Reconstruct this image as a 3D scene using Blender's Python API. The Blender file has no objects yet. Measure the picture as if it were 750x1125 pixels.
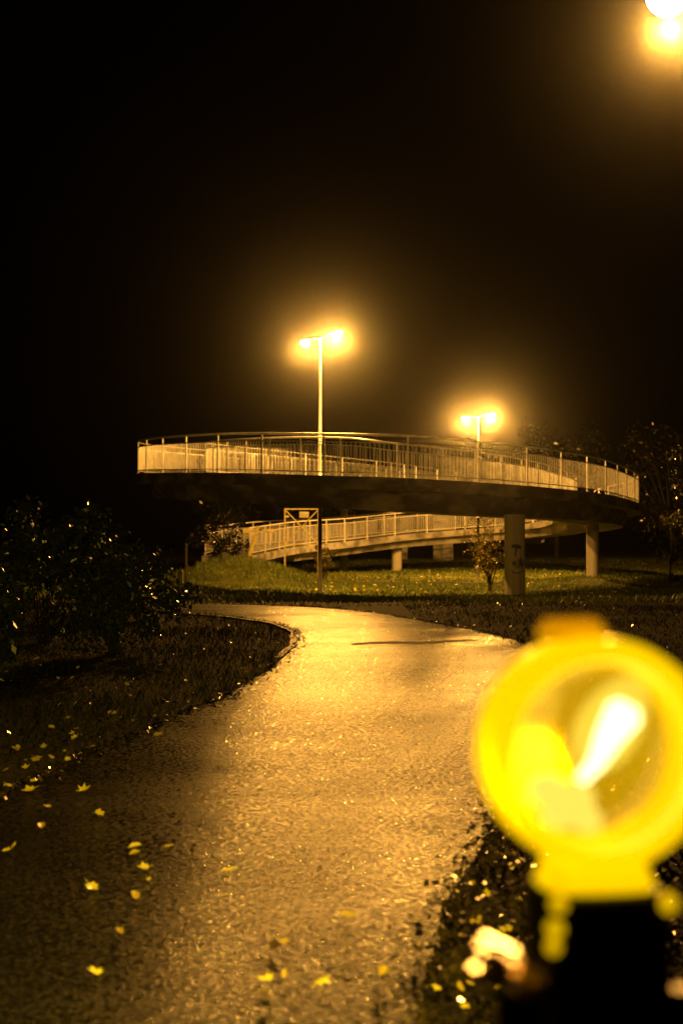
import bpy, math, random
import numpy as np
from mathutils import Vector, Matrix
random.seed(7); rng = np.random.default_rng(11)
R = math.radians
scene = bpy.context.scene
col = scene.collection
F = 1562.0; EYE = 1.6; PITCH = math.atan(30.5 / F)
SOD = (1.0, .44, .062)

# ------------------------------------------------------------ coordinates
def at(px, py, D):
    """world point on the ray of photo pixel (px, py) at depth y = D"""
    a = (px - 375) / F; b = (562.5 - py) / F
    c, s = math.cos(PITCH), math.sin(PITCH)
    d = Vector((a, c - b * s, s + b * c))
    return Vector((0, 0, EYE)) + d * (D / d.y)

def sst(a, b, x):
    t = np.clip((x - a) / (b - a), 0, 1); return t * t * (3 - 2 * t)

def gz(x, y):
    x = np.asarray(x, float); y = np.asarray(y, float)
    z = -.3 * sst(37, 46, y)
    z = z + .32 * np.exp(-(((x - 11) / 2.6) ** 2 + ((y - 61) / 3.2) ** 2))
    z = z + 1.0 * np.exp(-(((x + 4.1) / 2.4) ** 2 + ((y - 63.0) / 3.4) ** 2))
    z = z + .5 * np.exp(-(((x + 6.6) / 2.2) ** 2 + ((y - 65.5) / 3) ** 2))
    z = z + .55 * sst(88, 98, y) + .5 * sst(3.5, 8, -x) * sst(30, 12, y) * 0
    z = z + .03 * np.sin(x * .9 + 1.3) * np.cos(y * .55) * sst(34, 44, y)
    z = z + .35 * sst(2.6, 7, -x - .12 * y + .8) * sst(2, 9, y) * sst(34, 26, y)
    return z
def g(x, y): return float(gz(x, y))

# ------------------------------------------------------------ tagging
def tag(o, label=None, cat=None, group=None, kind=None):
    if label: o['label'] = label
    if cat: o['category'] = cat
    if group: o['group'] = group
    if kind: o['kind'] = kind
    return o
def empty(name, loc, label, cat, group=None, rz=0):
    o = bpy.data.objects.new(name, None); col.objects.link(o)
    o.location = loc; o.rotation_euler.z = rz; o.empty_display_size = .2
    return tag(o, label, cat, group)
def copy_tree(o, parent=None):
    c = o.copy(); col.objects.link(c); c.parent = parent
    for ch in o.children: copy_tree(ch, c)
    return c

class MB:
    def __init__(s): s.v = []; s.f = []
    def add(s, vs, fs):
        n = len(s.v); s.v += [tuple(v) for v in vs]; s.f += [tuple(i + n for i in f) for f in fs]; return s
    def box(s, c, d, M=None):
        c = Vector(c); vs = []
        for dz in (-1, 1):
            for dx, dy in ((-1, -1), (1, -1), (1, 1), (-1, 1)):
                p = Vector((dx * d[0] / 2, dy * d[1] / 2, dz * d[2] / 2))
                if M is not None: p = M @ p
                vs.append(c + p)
        return s.add(vs, [(0, 3, 2, 1), (4, 5, 6, 7), (0, 1, 5, 4), (1, 2, 6, 5), (2, 3, 7, 6), (3, 0, 4, 7)])
    def tube(s, pts, rad, n=8, cap=True, power=1):
        pts = [Vector(p) for p in pts]; k = len(pts)
        rs = rad if isinstance(rad, (list, tuple)) else [rad] * k
        vs = []
        for i, p in enumerate(pts):
            t = (pts[min(i + 1, k - 1)] - pts[max(i - 1, 0)])
            if t.length < 1e-9: t = Vector((0, 0, 1))
            t.normalize()
            up = Vector((0, 0, 1)) if abs(t.z) < .95 else Vector((0, 1, 0))
            a = t.cross(up).normalized(); b = a.cross(t)
            for j in range(n):
                q = 2 * math.pi * (j + .5) / n
                vs.append(p + (a * math.cos(q) + b * math.sin(q)) * rs[i])
        fs = [(i * n + j, i * n + (j + 1) % n, (i + 1) * n + (j + 1) % n, (i + 1) * n + j) for i in range(k - 1) for j in range(n)]
        if cap: fs += [tuple(range(n)), tuple((k - 1) * n + j for j in reversed(range(n)))]
        return s.add(vs, fs)
    def lathe(s, prof, n=32, M=Matrix.Identity(4), close=False):
        """profile of (r, h), turned about local z"""
        k = len(prof)
        vs = [M @ Vector((r * math.cos(2 * math.pi * j / n), r * math.sin(2 * math.pi * j / n), h)) for r, h in prof for j in range(n)]
        m = k if close else k - 1
        fs = [(i * n + j, i * n + (j + 1) % n, ((i + 1) % k) * n + (j + 1) % n, ((i + 1) % k) * n + j) for i in range(m) for j in range(n)]
        if not close: fs += [tuple(reversed(range(n))), tuple((k - 1) * n + j for j in range(n))]
        return s.add(vs, fs)
    def build(s, name, mat, parent=None, smooth=False, bevel=0):
        me = bpy.data.meshes.new(name); me.from_pydata(s.v, [], s.f); me.update()
        o = bpy.data.objects.new(name, me); col.objects.link(o); me.materials.append(mat)
        if parent is not None:
            o.parent = parent
            p = parent; M = Matrix.Identity(4); chain = []
            while p is not None: chain.append(p); p = p.parent
            for p in reversed(chain): M = M @ Matrix.LocRotScale(p.location, p.rotation_euler, p.scale)
            me.transform(M.inverted())
        if smooth:
            for p in me.polygons: p.use_smooth = True
            me.set_sharp_from_angle(angle=R(40))
        if bevel:
            b = o.modifiers.new('b', 'BEVEL'); b.width = bevel; b.segments = 3; b.limit_method = 'ANGLE'
            for p in me.polygons: p.use_smooth = True
        return o

# ------------------------------------------------------------ materials
def mat(name, color=(.5, .5, .5), rough=.6, metal=0, **k):
    m = bpy.data.materials.new(name); m.use_nodes = True
    b = m.node_tree.nodes['Principled BSDF']
    b.inputs['Base Color'].default_value = (*color, 1); b.inputs['Roughness'].default_value = rough
    b.inputs['Metallic'].default_value = metal
    for a, v in k.items(): b.inputs[a].default_value = v
    return m
def noise_col(m, c1, c2, scale, detail=5, lo=.35, hi=.65, vec=None, stretch=None):
    nt = m.node_tree; b = nt.nodes['Principled BSDF']
    tc = nt.nodes.new('ShaderNodeTexCoord'); mp = nt.nodes.new('ShaderNodeMapping')
    if stretch: mp.inputs['Scale'].default_value = stretch
    nt.links.new(tc.outputs['Object'], mp.inputs[0])
    n = nt.nodes.new('ShaderNodeTexNoise'); n.inputs['Scale'].default_value = scale; n.inputs['Detail'].default_value = detail
    nt.links.new(mp.outputs[0], n.inputs[0])
    r = nt.nodes.new('ShaderNodeValToRGB'); r.color_ramp.elements[0].position = lo; r.color_ramp.elements[1].position = hi
    r.color_ramp.elements[0].color = (*c1, 1); r.color_ramp.elements[1].color = (*c2, 1)
    nt.links.new(n.outputs['Fac'], r.inputs[0]); nt.links.new(r.outputs[0], b.inputs['Base Color'])
    return n, mp
def bump(m, scale, strength, dist=.01, detail=3, kind='noise'):
    nt = m.node_tree; b = nt.nodes['Principled BSDF']
    tc = nt.nodes.new('ShaderNodeTexCoord')
    n = nt.nodes.new('ShaderNodeTexNoise' if kind == 'noise' else 'ShaderNodeTexVoronoi')
    n.inputs['Scale'].default_value = scale
    if kind == 'noise': n.inputs['Detail'].default_value = detail
    nt.links.new(tc.outputs['Object'], n.inputs[0])
    bp = nt.nodes.new('ShaderNodeBump'); bp.inputs['Strength'].default_value = strength; bp.inputs['Distance'].default_value = dist
    nt.links.new(n.outputs[0], bp.inputs['Height']); 
    if b.inputs['Normal'].links: nt.links.new(b.inputs['Normal'].links[0].from_socket, bp.inputs['Normal'])
    nt.links.new(bp.outputs[0], b.inputs['Normal'])
    return bp
def emit(name, color, s):
    m = bpy.data.materials.new(name); m.use_nodes = True; nt = m.node_tree; nt.nodes.clear()
    e = nt.nodes.new('ShaderNodeEmission'); e.inputs[0].default_value = (*color, 1); e.inputs[1].default_value = s
    o = nt.nodes.new('ShaderNodeOutputMaterial'); nt.links.new(e.outputs[0], o.inputs[0]); return m

M = {}
M['concrete'] = mat('concrete', rough=.8); noise_col(M['concrete'], (.12, .11, .10), (.34, .32, .29), 1.3, 8, .36, .58, stretch=(1, 1, 1.6)); bump(M['concrete'], 9, .4, .02)
M['board_concrete'] = mat('board_marked_concrete', rough=.75); noise_col(M['board_concrete'], (.26, .25, .20), (.50, .47, .38), 5, 3, .3, .7, stretch=(1, 1, .03)); bump(M['board_concrete'], 12, .4, .02)
M['stained'] = mat('stained_concrete', rough=.85); noise_col(M['stained'], (.03, .027, .022), (.26, .24, .2), .8, 9, .47, .64, stretch=(1, 1, 2.2)); bump(M['stained'], 9, .4, .02)
M['deck'] = mat('wet_deck', (.10, .1, .1), .4); bump(M['deck'], 60, .4, .01)
M['steel'] = mat('galvanised_steel', (.5, .5, .49), .42, .75); noise_col(M['steel'], (.36, .36, .36), (.6, .6, .58), 3, 4)
M['whiterail'] = mat('pale_railing', (.72, .7, .66), .5, .1)
M['pole'] = mat('grey_pole', (.5, .5, .48), .6, .2)
M['poleshade'] = mat('shade_black_pole', (.02, .017, .012), .85)  # lower pole blackened, its shade put into the colour
M['darkmetal'] = mat('dark_metal', (.04, .04, .04), .4, .3)
M['yellowpaint'] = mat('yellow_paint', (.55, .45, .08), .5); noise_col(M['yellowpaint'], (.5, .4, .12), (.85, .72, .25), 8)
M['sign'] = mat('sign_plate', (.6, .55, .35), .4)
M['bark'] = mat('bark', (.022, .018, .011), .9, **{'Specular IOR Level': .15}); bump(M['bark'], 30, .5, .02)
M['leafdark'] = mat('evergreen_leaf', (.05, .075, .015), .22); noise_col(M['leafdark'], (.012, .018, .004), (.035, .045, .008), 2.5)
M['leafolive'] = mat('olive_leaf', (.10, .10, .02), .35); noise_col(M['leafolive'], (.06, .07, .01), (.2, .17, .03), 3)
M['leaffleck'] = mat('light_flecked_leaf', (.03, .03, .008), .25); noise_col(M['leaffleck'], (.004, .004, .001), (.20, .15, .02), 1.6, 3, .60, .74)  # near black, scattered pale patches stand in for leaves catching light
M['leafautumn'] = mat('autumn_leaf', (.3, .24, .03), .35); noise_col(M['leafautumn'], (.1, .09, .01), (.4, .32, .04), 3)
M['grass'] = mat('grass_blade', (.06, .08, .012), .8, **{'Specular IOR Level': .12}); noise_col(M['grass'], (.009, .010, .002), (.036, .036, .006), .8, 6, .3, .7)  # verge copy, darkened where little lamplight falls
M['lawn'] = mat('lawn_blade', (.1, .12, .02), .5); noise_col(M['lawn'], (.05, .075, .008), (.15, .20, .02), .8, 6, .3, .7)  # lawn copy, lamplight painted in as a brighter green
M['ground'] = mat('soil_turf', (.03, .035, .012), .9, **{'Specular IOR Level': .1}); noise_col(M['ground'], (.005, .0045, .002), (.02, .018, .006), 1.5, 8); bump(M['ground'], 14, .8, .05)
M['litter'] = mat('wet_litter', (.12, .09, .02), .2); noise_col(M['litter'], (.004, .0035, .002), (.075, .055, .01), 6, 4, .42, .72)
M['fallen'] = mat('fallen_leaf', (.72, .62, .05), .35); noise_col(M['fallen'], (.55, .42, .03), (.8, .72, .06), 30)
M['fallen2'] = mat('fallen_leaf_ochre', (.5, .4, .05), .35); noise_col(M['fallen2'], (.25, .16, .02), (.7, .56, .06), 12)
M['fallenbrown'] = mat('fallen_leaf_brown', (.05, .03, .012), .35)
M['paint'] = mat('spray_paint', (.008, .008, .008), .5)
M['shadowstrip'] = mat('painted_shadow', (.01, .01, .009), .75, **{'Specular IOR Level': .2}); bump(M['shadowstrip'], 40, .6, .01)
M['kerb'] = mat('kerb_stone', (.2, .19, .17), .6); bump(M['kerb'], 30, .5, .01)
M['black'] = mat('black_plastic', (.02, .018, .012), .42); bump(M['black'], 80, .2, .002)
M['brass'] = mat('dull_brass', (.9, .6, .2), .5, 1.0)
M['chrome'] = mat('chrome_bolt', (.85, .85, .8), .28, 1.0)
# asphalt: wet, coarse grained, some puddled smoother patches
m = M['asphalt'] = mat('wet_asphalt', (.05, .05, .05), .4)
nt = m.node_tree; b = nt.nodes['Principled BSDF']
noise_col(m, (.003, .003, .0025), (.022, .021, .018), 70, 3, .42, .66)
tc = nt.nodes.new('ShaderNodeTexCoord')
mp = nt.nodes.new('ShaderNodeMapping'); mp.inputs['Scale'].default_value = (.55, 1.0, 1); nt.links.new(tc.outputs['Object'], mp.inputs[0])
n1 = nt.nodes.new('ShaderNodeTexNoise'); n1.inputs['Scale'].default_value = .8; n1.inputs['Detail'].default_value = 6; nt.links.new(mp.outputs[0], n1.inputs[0])
mr = nt.nodes.new('ShaderNodeMapRange'); mr.inputs[1].default_value = .35; mr.inputs[2].default_value = .65; mr.inputs[3].default_value = .12; mr.inputs[4].default_value = .24
nt.links.new(n1.outputs['Fac'], mr.inputs[0])
n4 = nt.nodes.new('ShaderNodeTexNoise'); n4.inputs['Scale'].default_value = 34; n4.inputs['Detail'].default_value = 4; nt.links.new(tc.outputs['Object'], n4.inputs[0])
m4 = nt.nodes.new('ShaderNodeMapRange'); m4.inputs[1].default_value = .36; m4.inputs[2].default_value = .64; m4.inputs[3].default_value = -.12; m4.inputs[4].default_value = .34
nt.links.new(n4.outputs['Fac'], m4.inputs[0])
ad = nt.nodes.new('ShaderNodeMath'); ad.operation = 'ADD'; nt.links.new(mr.outputs[0], ad.inputs[0]); nt.links.new(m4.outputs[0], ad.inputs[1]); nt.links.new(ad.outputs[0], b.inputs['Roughness'])
n5 = nt.nodes.new('ShaderNodeTexNoise'); n5.inputs['Scale'].default_value = 62; n5.inputs['Detail'].default_value = 3; nt.links.new(tc.outputs['Object'], n5.inputs[0])
m5 = nt.nodes.new('ShaderNodeMapRange'); m5.inputs[1].default_value = .40; m5.inputs[2].default_value = .62; m5.inputs[3].default_value = .02; m5.inputs[4].default_value = .15
nt.links.new(n5.outputs['Fac'], m5.inputs[0])
n6 = nt.nodes.new('ShaderNodeTexNoise'); n6.inputs['Scale'].default_value = .55; n6.inputs['Detail'].default_value = 7; n6.inputs['Roughness'].default_value = .62; n6.inputs['Distortion'].default_value = .6
mp6 = nt.nodes.new('ShaderNodeMapping'); mp6.inputs['Scale'].default_value = (.8, 1.0, 1); mp6.inputs['Location'].default_value = (3.1, 1.7, 0); nt.links.new(tc.outputs['Object'], mp6.inputs[0]); nt.links.new(mp6.outputs[0], n6.inputs[0])
m6 = nt.nodes.new('ShaderNodeMapRange'); m6.inputs[1].default_value = .38; m6.inputs[2].default_value = .60; m6.inputs[3].default_value = .38; m6.inputs[4].default_value = 1.25
nt.links.new(n6.outputs['Fac'], m6.inputs[0])
mu = nt.nodes.new('ShaderNodeMath'); mu.operation = 'MULTIPLY'; nt.links.new(m5.outputs[0], mu.inputs[0]); nt.links.new(m6.outputs[0], mu.inputs[1]); nt.links.new(mu.outputs[0], b.inputs['Specular IOR Level'])
vo = nt.nodes.new('ShaderNodeTexVoronoi'); vo.inputs['Scale'].default_value = 78; nt.links.new(tc.outputs['Object'], vo.inputs[0])
n2 = nt.nodes.new('ShaderNodeTexNoise'); n2.inputs['Scale'].default_value = 28; n2.inputs['Detail'].default_value = 5; nt.links.new(tc.outputs['Object'], n2.inputs[0])
b1 = nt.nodes.new('ShaderNodeBump'); b1.inputs['Strength'].default_value = 1; b1.inputs['Distance'].default_value = .0027
b2 = nt.nodes.new('ShaderNodeBump'); b2.inputs['Strength'].default_value = .6; b2.inputs['Distance'].default_value = .003
b3 = nt.nodes.new('ShaderNodeBump'); b3.inputs['Strength'].default_value = .6; b3.inputs['Distance'].default_value = .04
nt.links.new(n1.outputs['Fac'], b3.inputs['Height']); nt.links.new(n2.outputs['Fac'], b2.inputs['Height']); nt.links.new(vo.outputs['Distance'], b1.inputs['Height'])
nt.links.new(b3.outputs[0], b2.inputs['Normal']); nt.links.new(b2.outputs[0], b1.inputs['Normal']); nt.links.new(b1.outputs[0], b.inputs['Normal'])
M['bowl'] = emit('lit_sodium_bowl', (1, .72, .38), 60)

# ground: soil darkened on the verges, turf brightened from the bridge onwards, imitating lamplight
m = M['ground']; nt = m.node_tree; b = nt.nodes['Principled BSDF']
old = b.inputs['Base Color'].links[0].from_socket
tc = nt.nodes.new('ShaderNodeTexCoord'); sx = nt.nodes.new('ShaderNodeSeparateXYZ'); nt.links.new(tc.outputs['Object'], sx.inputs[0])
mr = nt.nodes.new('ShaderNodeMapRange'); mr.inputs[1].default_value = 35; mr.inputs[2].default_value = 40; nt.links.new(sx.outputs['Y'], mr.inputs[0])
tn = nt.nodes.new('ShaderNodeTexNoise'); tn.inputs['Scale'].default_value = 1.1; tn.inputs['Detail'].default_value = 8; nt.links.new(tc.outputs['Object'], tn.inputs[0])
tr = nt.nodes.new('ShaderNodeValToRGB'); tr.color_ramp.elements[0].position = .35; tr.color_ramp.elements[0].color = (.05, .06, .008, 1); tr.color_ramp.elements[1].position = .66; tr.color_ramp.elements[1].color = (.14, .15, .02, 1)
nt.links.new(tn.outputs['Fac'], tr.inputs[0])
mx = nt.nodes.new('ShaderNodeMix'); mx.data_type = 'RGBA'; nt.links.new(mr.outputs[0], mx.inputs[0]); nt.links.new(old, mx.inputs[6]); nt.links.new(tr.outputs[0], mx.inputs[7]); nt.links.new(mx.outputs[2], b.inputs['Base Color'])

# ------------------------------------------------------------ splines
def crom(P, step=.5):
    P = [np.array(p, float) for p in P]; Q = [2 * P[0] - P[1]] + P + [2 * P[-1] - P[-2]]
    out = []
    for i in range(1, len(Q) - 2):
        a, b_, c, d = Q[i - 1], Q[i], Q[i + 1], Q[i + 2]
        n = 24
        for k in range(n):
            t = k / n
            out.append(.5 * ((2 * b_) + (-a + c) * t + (2 * a - 5 * b_ + 4 * c - d) * t * t + (-a + 3 * b_ - 3 * c + d) * t ** 3))
    out.append(Q[-2]); out = np.array(out)
    s = np.r_[0, np.cumsum(np.linalg.norm(np.diff(out[:, :2], axis=0), axis=1))]
    n = max(2, int(round(s[-1] / step))); t = np.linspace(0, s[-1], n + 1)
    return np.stack([np.interp(t, s, out[:, i]) for i in range(out.shape[1])], 1)
def normals(P):           # right-hand side of travel, horizontal
    T = np.gradient(P[:, :2], axis=0); T /= np.linalg.norm(T, axis=1)[:, None]
    return np.stack([T[:, 1], -T[:, 0]], 1)
def offset(P, d, dz=0):
    N = normals(P); Q = P.copy(); Q[:, :2] += N * d; Q[:, 2] += dz; return Q
def sweep(mb, P, prof, cap=True):
    N = normals(P); k = len(prof)
    vs = [(P[i, 0] + N[i, 0] * o, P[i, 1] + N[i, 1] * o, P[i, 2] + z) for i in range(len(P)) for o, z in prof]
    fs = [(i * k + j, i * k + (j + 1) % k, (i + 1) * k + (j + 1) % k, (i + 1) * k + j) for i in range(len(P) - 1) for j in range(k)]
    if cap: fs += [tuple(range(k)), tuple((len(P) - 1) * k + j for j in reversed(range(k)))]
    return mb.add(vs, fs)
def arc_sample(P, s0, step):
    s = np.r_[0, np.cumsum(np.linalg.norm(np.diff(P[:, :2], axis=0), axis=1))]
    t = np.arange(s0, s[-1] - .02, step)
    return np.stack([np.interp(t, s, P[:, i]) for i in range(3)], 1)

def railing(P, parent, s0=.1, spacing=2.5, h=1.35, steel=None):
    steel = steel or M['steel']
    mb = MB()
    mb.tube([(p[0], p[1], p[2] + h) for p in P], .032, 10)
    for z in (h - .25, .13): sweep(mb, P, [(-.018, z - .014), (.018, z - .014), (.018, z + .014), (-.018, z + .014)])
    rail = mb.build('railing', steel, parent, smooth=True)
    posts = arc_sample(P, s0, spacing)
    for q in posts:
        pm = MB().tube([(q[0], q[1], q[2] - .05), (q[0], q[1], q[2] + h - .02)], .034, 8)
        pm.box((q[0], q[1], q[2] + .008), (.16, .16, .016))
        pm.build('post', steel, rail, smooth=True)
    fine = arc_sample(P, s0, spacing / 18.0)
    N = normals(fine)
    for i in range(0, len(fine) - 1, 18):
        pm = MB()
        for j in range(i + 1, min(i + 18, len(fine))):
            p = fine[j]; a = math.atan2(-N[j, 0], N[j, 1])
            pm.box((p[0], p[1], p[2] + (.13 + h - .25) / 2), (.019, .013, h - .40), Matrix.Rotation(a, 3, 'Z'))
        if pm.v: pm.build('baluster_panel', steel, rail)
    return rail

# ------------------------------------------------------------ footbridge (upper deck)
O = [(14.0, 75, 3.02), (14.35, 70.5, 3.14), (13.85, 66, 3.24), (12.2, 60.7, 3.32), (10.1, 55, 3.38), (7.5, 50.2, 3.42), (4.9, 46.9, 3.47), (2.07, 45.2, 3.56),
     (-.73, 45.6, 3.66), (-3.45, 48.2, 3.86), (-5.9, 52.2, 4.06), (-7.9, 57, 4.28), (-8.75, 61.3, 4.42), (-7.9, 66, 4.55), (-6.1, 70.5, 4.62),
     (-3.4, 76.5, 4.68), (0, 83.5, 4.73), (3, 91, 4.77), (5.4, 97.5, 4.8)]
outer = crom(O, .4); C1 = offset(outer, 1.5)
bridge = empty('footbridge', (C1[40, 0], C1[40, 1], 0), 'upper curved concrete footbridge with steel railings sweeping across the picture above the grass', 'footbridge')
sweep(MB(), C1, [(-1.52, -.40), (1.52, -.40), (1.52, 0), (-1.52, 0)]).build('deck_slab', M['stained'], bridge)
sweep(MB(), C1, [(-1.34, .002), (1.34, .002), (1.34, .012), (-1.34, .012)]).build('walkway', M['deck'], bridge)
sweep(MB(), C1, [(-.72, -1.03), (.72, -1.03), (1.0, -.402), (-1.0, -.402)]).build('girder', M['stained'], bridge)
# arc length of the post that stands at x = -0.73
Po = offset(C1, -1.42); s = np.r_[0, np.cumsum(np.linalg.norm(np.diff(Po[:, :2], axis=0), axis=1))]
k0 = int(np.argmin(np.abs(Po[:, 0] + .73) + (Po[:, 1] > 60) * 99))
railing(Po, bridge, s0=float(s[k0] % 2.75), spacing=2.75)
Pi = offset(C1, 1.42)
railing(Pi, bridge, s0=.4, spacing=2.2)
def at_s(P, x=None, y=None):
    return P[int(np.argmin((P[:, 0] - x) ** 2 + (P[:, 1] - y) ** 2))]
def pillar(x, y, top, r, parent, n=28, lx=1.0):
    b0 = g(x, y) - .3
    mb = MB(); prof = [(r, b0), (r, top)]
    vs = []; nn = n
    for h in (b0, top):
        for j in range(nn):
            a = 2 * math.pi * j / nn; rr = r * (1 + .012 * (j % 2))
            vs.append((x + rr * math.cos(a) * lx, y + rr * math.sin(a), h))
    fs = [(j, (j + 1) % nn, nn + (j + 1) % nn, nn + j) for j in range(nn)] + [tuple(reversed(range(nn))), tuple(range(nn, 2 * nn))]
    mb.add(vs, fs)
    return mb.build('pillar', M['board_concrete'], parent)
px, py = at(565, 600, 48.7).x, 48.7
pl = pillar(px, py, 2.46, .35, bridge)
tag(pl, 'thick pillar with black graffiti, nearest to the path')
pl2 = pillar(10.75, 61.0, 2.30, .26, bridge)
pillar(.15, 86.3, 3.68, .24, bridge)
# graffiti painted on the near pillar
gm = MB()
def stroke(pts, w):
    r_ = .358; P = [Vector((p[0], 0, p[1])) for p in pts]
    for a, c in zip(P[:-1], P[1:]):
        d = (c - a); n_ = Vector((-d.z, 0, d.x)).normalized() * w / 2
        k = 3; vs = []
        for i in range(k + 1):
            m_ = a.lerp(c, i / k)
            for sgn in (-1, 1):
                u = m_ + n_ * sgn; th = u.x / r_
                vs.append((px + r_ * math.sin(th), py - r_ * math.cos(th), u.z))
        gm.add(vs, [(2 * i, 2 * i + 1, 2 * i + 3, 2 * i + 2) for i in range(k)])
def gp(x, y):   # pixels of the enlarged pillar crop -> local metres (crop 562x1125 of 50x100 px)
    X = 540 + x / 11.24; Y = 560 + y / 11.24
    return ((X - 565) * py / F, at(X, Y, py - .34).z)
blob = [(220, 450), (250, 425), (300, 415), (340, 430), (362, 470), (335, 492), (290, 478), (255, 480), (225, 462)]
for w_, pts in [(.07, [(228, 455), (262, 435), (300, 440), (345, 462)]), (.06, [(262, 455), (305, 455), (345, 475)]), (.05, [(240, 462), (290, 470), (350, 478)]),
                (.045, [(282, 480), (278, 520), (272, 580)]), (.03, [(292, 490), (286, 520)]),
                (.03, [(238, 690), (248, 640), (262, 690), (268, 620), (282, 720)]), (.04, [(240, 650), (262, 668)]), (.022, [(296, 730), (300, 650), (310, 600)]),
                (.035, [(318, 720), (326, 610), (346, 700), (342, 580), (362, 730)]), (.03, [(366, 720), (374, 610), (392, 690), (400, 630)]),
                (.03, [(225, 762), (270, 782), (330, 775), (400, 755)])]:
    stroke([gp(*p) for p in pts], w_)
gm.build('graffiti', M['paint'], pl)
# abutment portal at the far end
ab = MB()
for x0, x1 in ((3.75, 4.5), (6.25, 7.6)): ab.box(((x0 + x1) / 2, 97.5, 1.9), (x1 - x0, 1.2, 3.78))
ab.box((5.68, 97.5, 3.55), (3.84, 1.16, .44)); ab.build('abutment', M['concrete'], bridge, bevel=.03)

# ------------------------------------------------------------ access ramp (lower, behind)
Nn = [(-4.2, 66, .84), (-2.2, 74, 1.24), (.54, 81, 1.52), (3.9, 85, 1.92), (7.2, 86.6, 2.2), (10.0, 85.8, 2.45), (11.5, 83.2, 2.66), (11.75, 80, 2.82), (11.4, 77, 2.94), (11.35, 75.1, 3.00)]
near = crom(Nn, .4); C2 = offset(near, -1.2)
ramp = empty('access_ramp', (C2[5, 0], C2[5, 1], 0), 'lower sloping concrete ramp with brightly lit white railings climbing to the right behind the grass', 'ramp')
sweep(MB(), C2, [(-1.2, -.36), (1.2, -.36), (1.2, 0), (-1.2, 0)]).build('deck_slab', M['concrete'], ramp)
sweep(MB(), C2, [(-1.04, .002), (1.04, .002), (1.04, .012), (-1.04, .012)]).build('walkway', M['deck'], ramp)
sweep(MB(), C2[22:], [(-.7, -.8), (.7, -.8), (.9, -.362), (-.9, -.362)]).build('girder', M['concrete'], ramp)
railing(offset(C2, 1.1), ramp, s0=.2, spacing=2.5, h=1.3, steel=M['whiterail']); railing(offset(C2, -1.1), ramp, s0=.2, spacing=2.5, h=1.3, steel=M['whiterail'])
for (x, y, r_) in ((3.1, 86.2, .3),):
    q = at_s(C2, x, y); pillar(q[0], q[1], q[2] - .79, r_, ramp)
# leaning end brace of the near railing with its two plates
e0 = at(274, 611, 65.3); e1 = at(283.5, 578, 65.3)
d = MB().tube([e0, e1], .09, 6); d.build('end_brace', M['yellowpaint'], ramp)
pA = at(272, 583, 65.2); MB().box(pA, (.42, .04, .2)).build('marker_board', M['yellowpaint'], ramp, bevel=.01)
pB = at(295, 583, 65.2); MB().box(pB, (.52, .04, .16)).build('marker_board', M['yellowpaint'], ramp, bevel=.01)

# short tubular fence left of the ramp
fx0, fx1 = at(238, 581, 69).x, at(283, 578, 69).x
fen = empty('handrail_fence', ((fx0 + fx1) / 2, 69, g((fx0 + fx1) / 2, 69)), 'short dark tubular handrail half hidden in ivy left of the lower ramp', 'railing')
fm = MB()
zt = at(260, 579.5, 69).z
fm.tube([(fx0, 69, zt - .1), (fx1, 69, zt)], .035); fm.tube([(fx0, 69, zt - .3), (fx1, 69, zt - .22)], .025)
fm.tube([(fx0, 69, .95), (fx1, 69, 1.0)], .025); fm.build('rail', M['steel'], fen)
for k in range(4):
    x = fx0 + (fx1 - fx0) * k / 3.0; MB().tube([(x, 69, g(x, 69) - .1), (x, 69, zt - .02)], .035).build('post', M['steel'], fen)

# cross-braced gate frame
D = 65
gl, gr = at(313, 560, D), at(349.5, 558, D); gb = at(313, 598, D).z
gf = empty('braced_frame', (gl.x, D, g(gl.x, D)), 'tall steel frame with a cross brace and two small plates beside the lower ramp', 'frame')
fr = MB()
for x in (gl.x, gr.x): fr.box((x, D, (gl.z + g(x, D) - .1) / 2), (.06, .06, gl.z - g(x, D) + .1))
fr.box(((gl.x + gr.x) / 2, D, gl.z + .03), (gr.x - gl.x + .06, .058, .058)); fr.box(((gl.x + gr.x) / 2, D, gb), (gr.x - gl.x, .05, .05))
fr.build('frame', M['yellowpaint'], gf)
for a, c in (((gl.x, gl.z), (gr.x, gb)), ((gl.x, gb), (gr.x, gl.z))):
    yb = D - .035 if a[1] > c[1] else D + .035
    MB().tube([(a[0], yb, a[1]), (c[0], yb, c[1])], .028, 6).build('brace', M['yellowpaint'], gf)
sp = at(334, 565.5, D - .07); MB().box(sp, (.44, .02, .28)).build('sign_plate', M['sign'], gf, bevel=.01)
sp = at(315.5, 567.5, D - .07); MB().box(sp, (.15, .02, .11)).build('sign_plate', M['sign'], gf, bevel=.006)

# slim post and low marker at the left edge of the lit grass
p0 = at(204.5, 630, 58); zz = g(p0.x, 58)
tag(MB().tube([(p0.x, 58, zz - .1), (p0.x, 58, at(204, 597, 58).z)], .045, 8).build('slim_post', M['yellowpaint']), 'slim upright post standing in the dark at the far end of the left shrubs', 'post')
p0 = at(198.5, 630, 56); zz = g(p0.x, 56)
bo = MB(); bo.lathe([(.11, zz - .1), (.10, zz + .6), (.075, zz + .68), (.02, zz + .71)], 12, Matrix.Translation((p0.x, 56, 0)))
tag(bo.build('bollard', M['yellowpaint'], smooth=True), 'short yellowish bollard beside the slim post behind the left shrubs', 'bollard')

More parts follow.
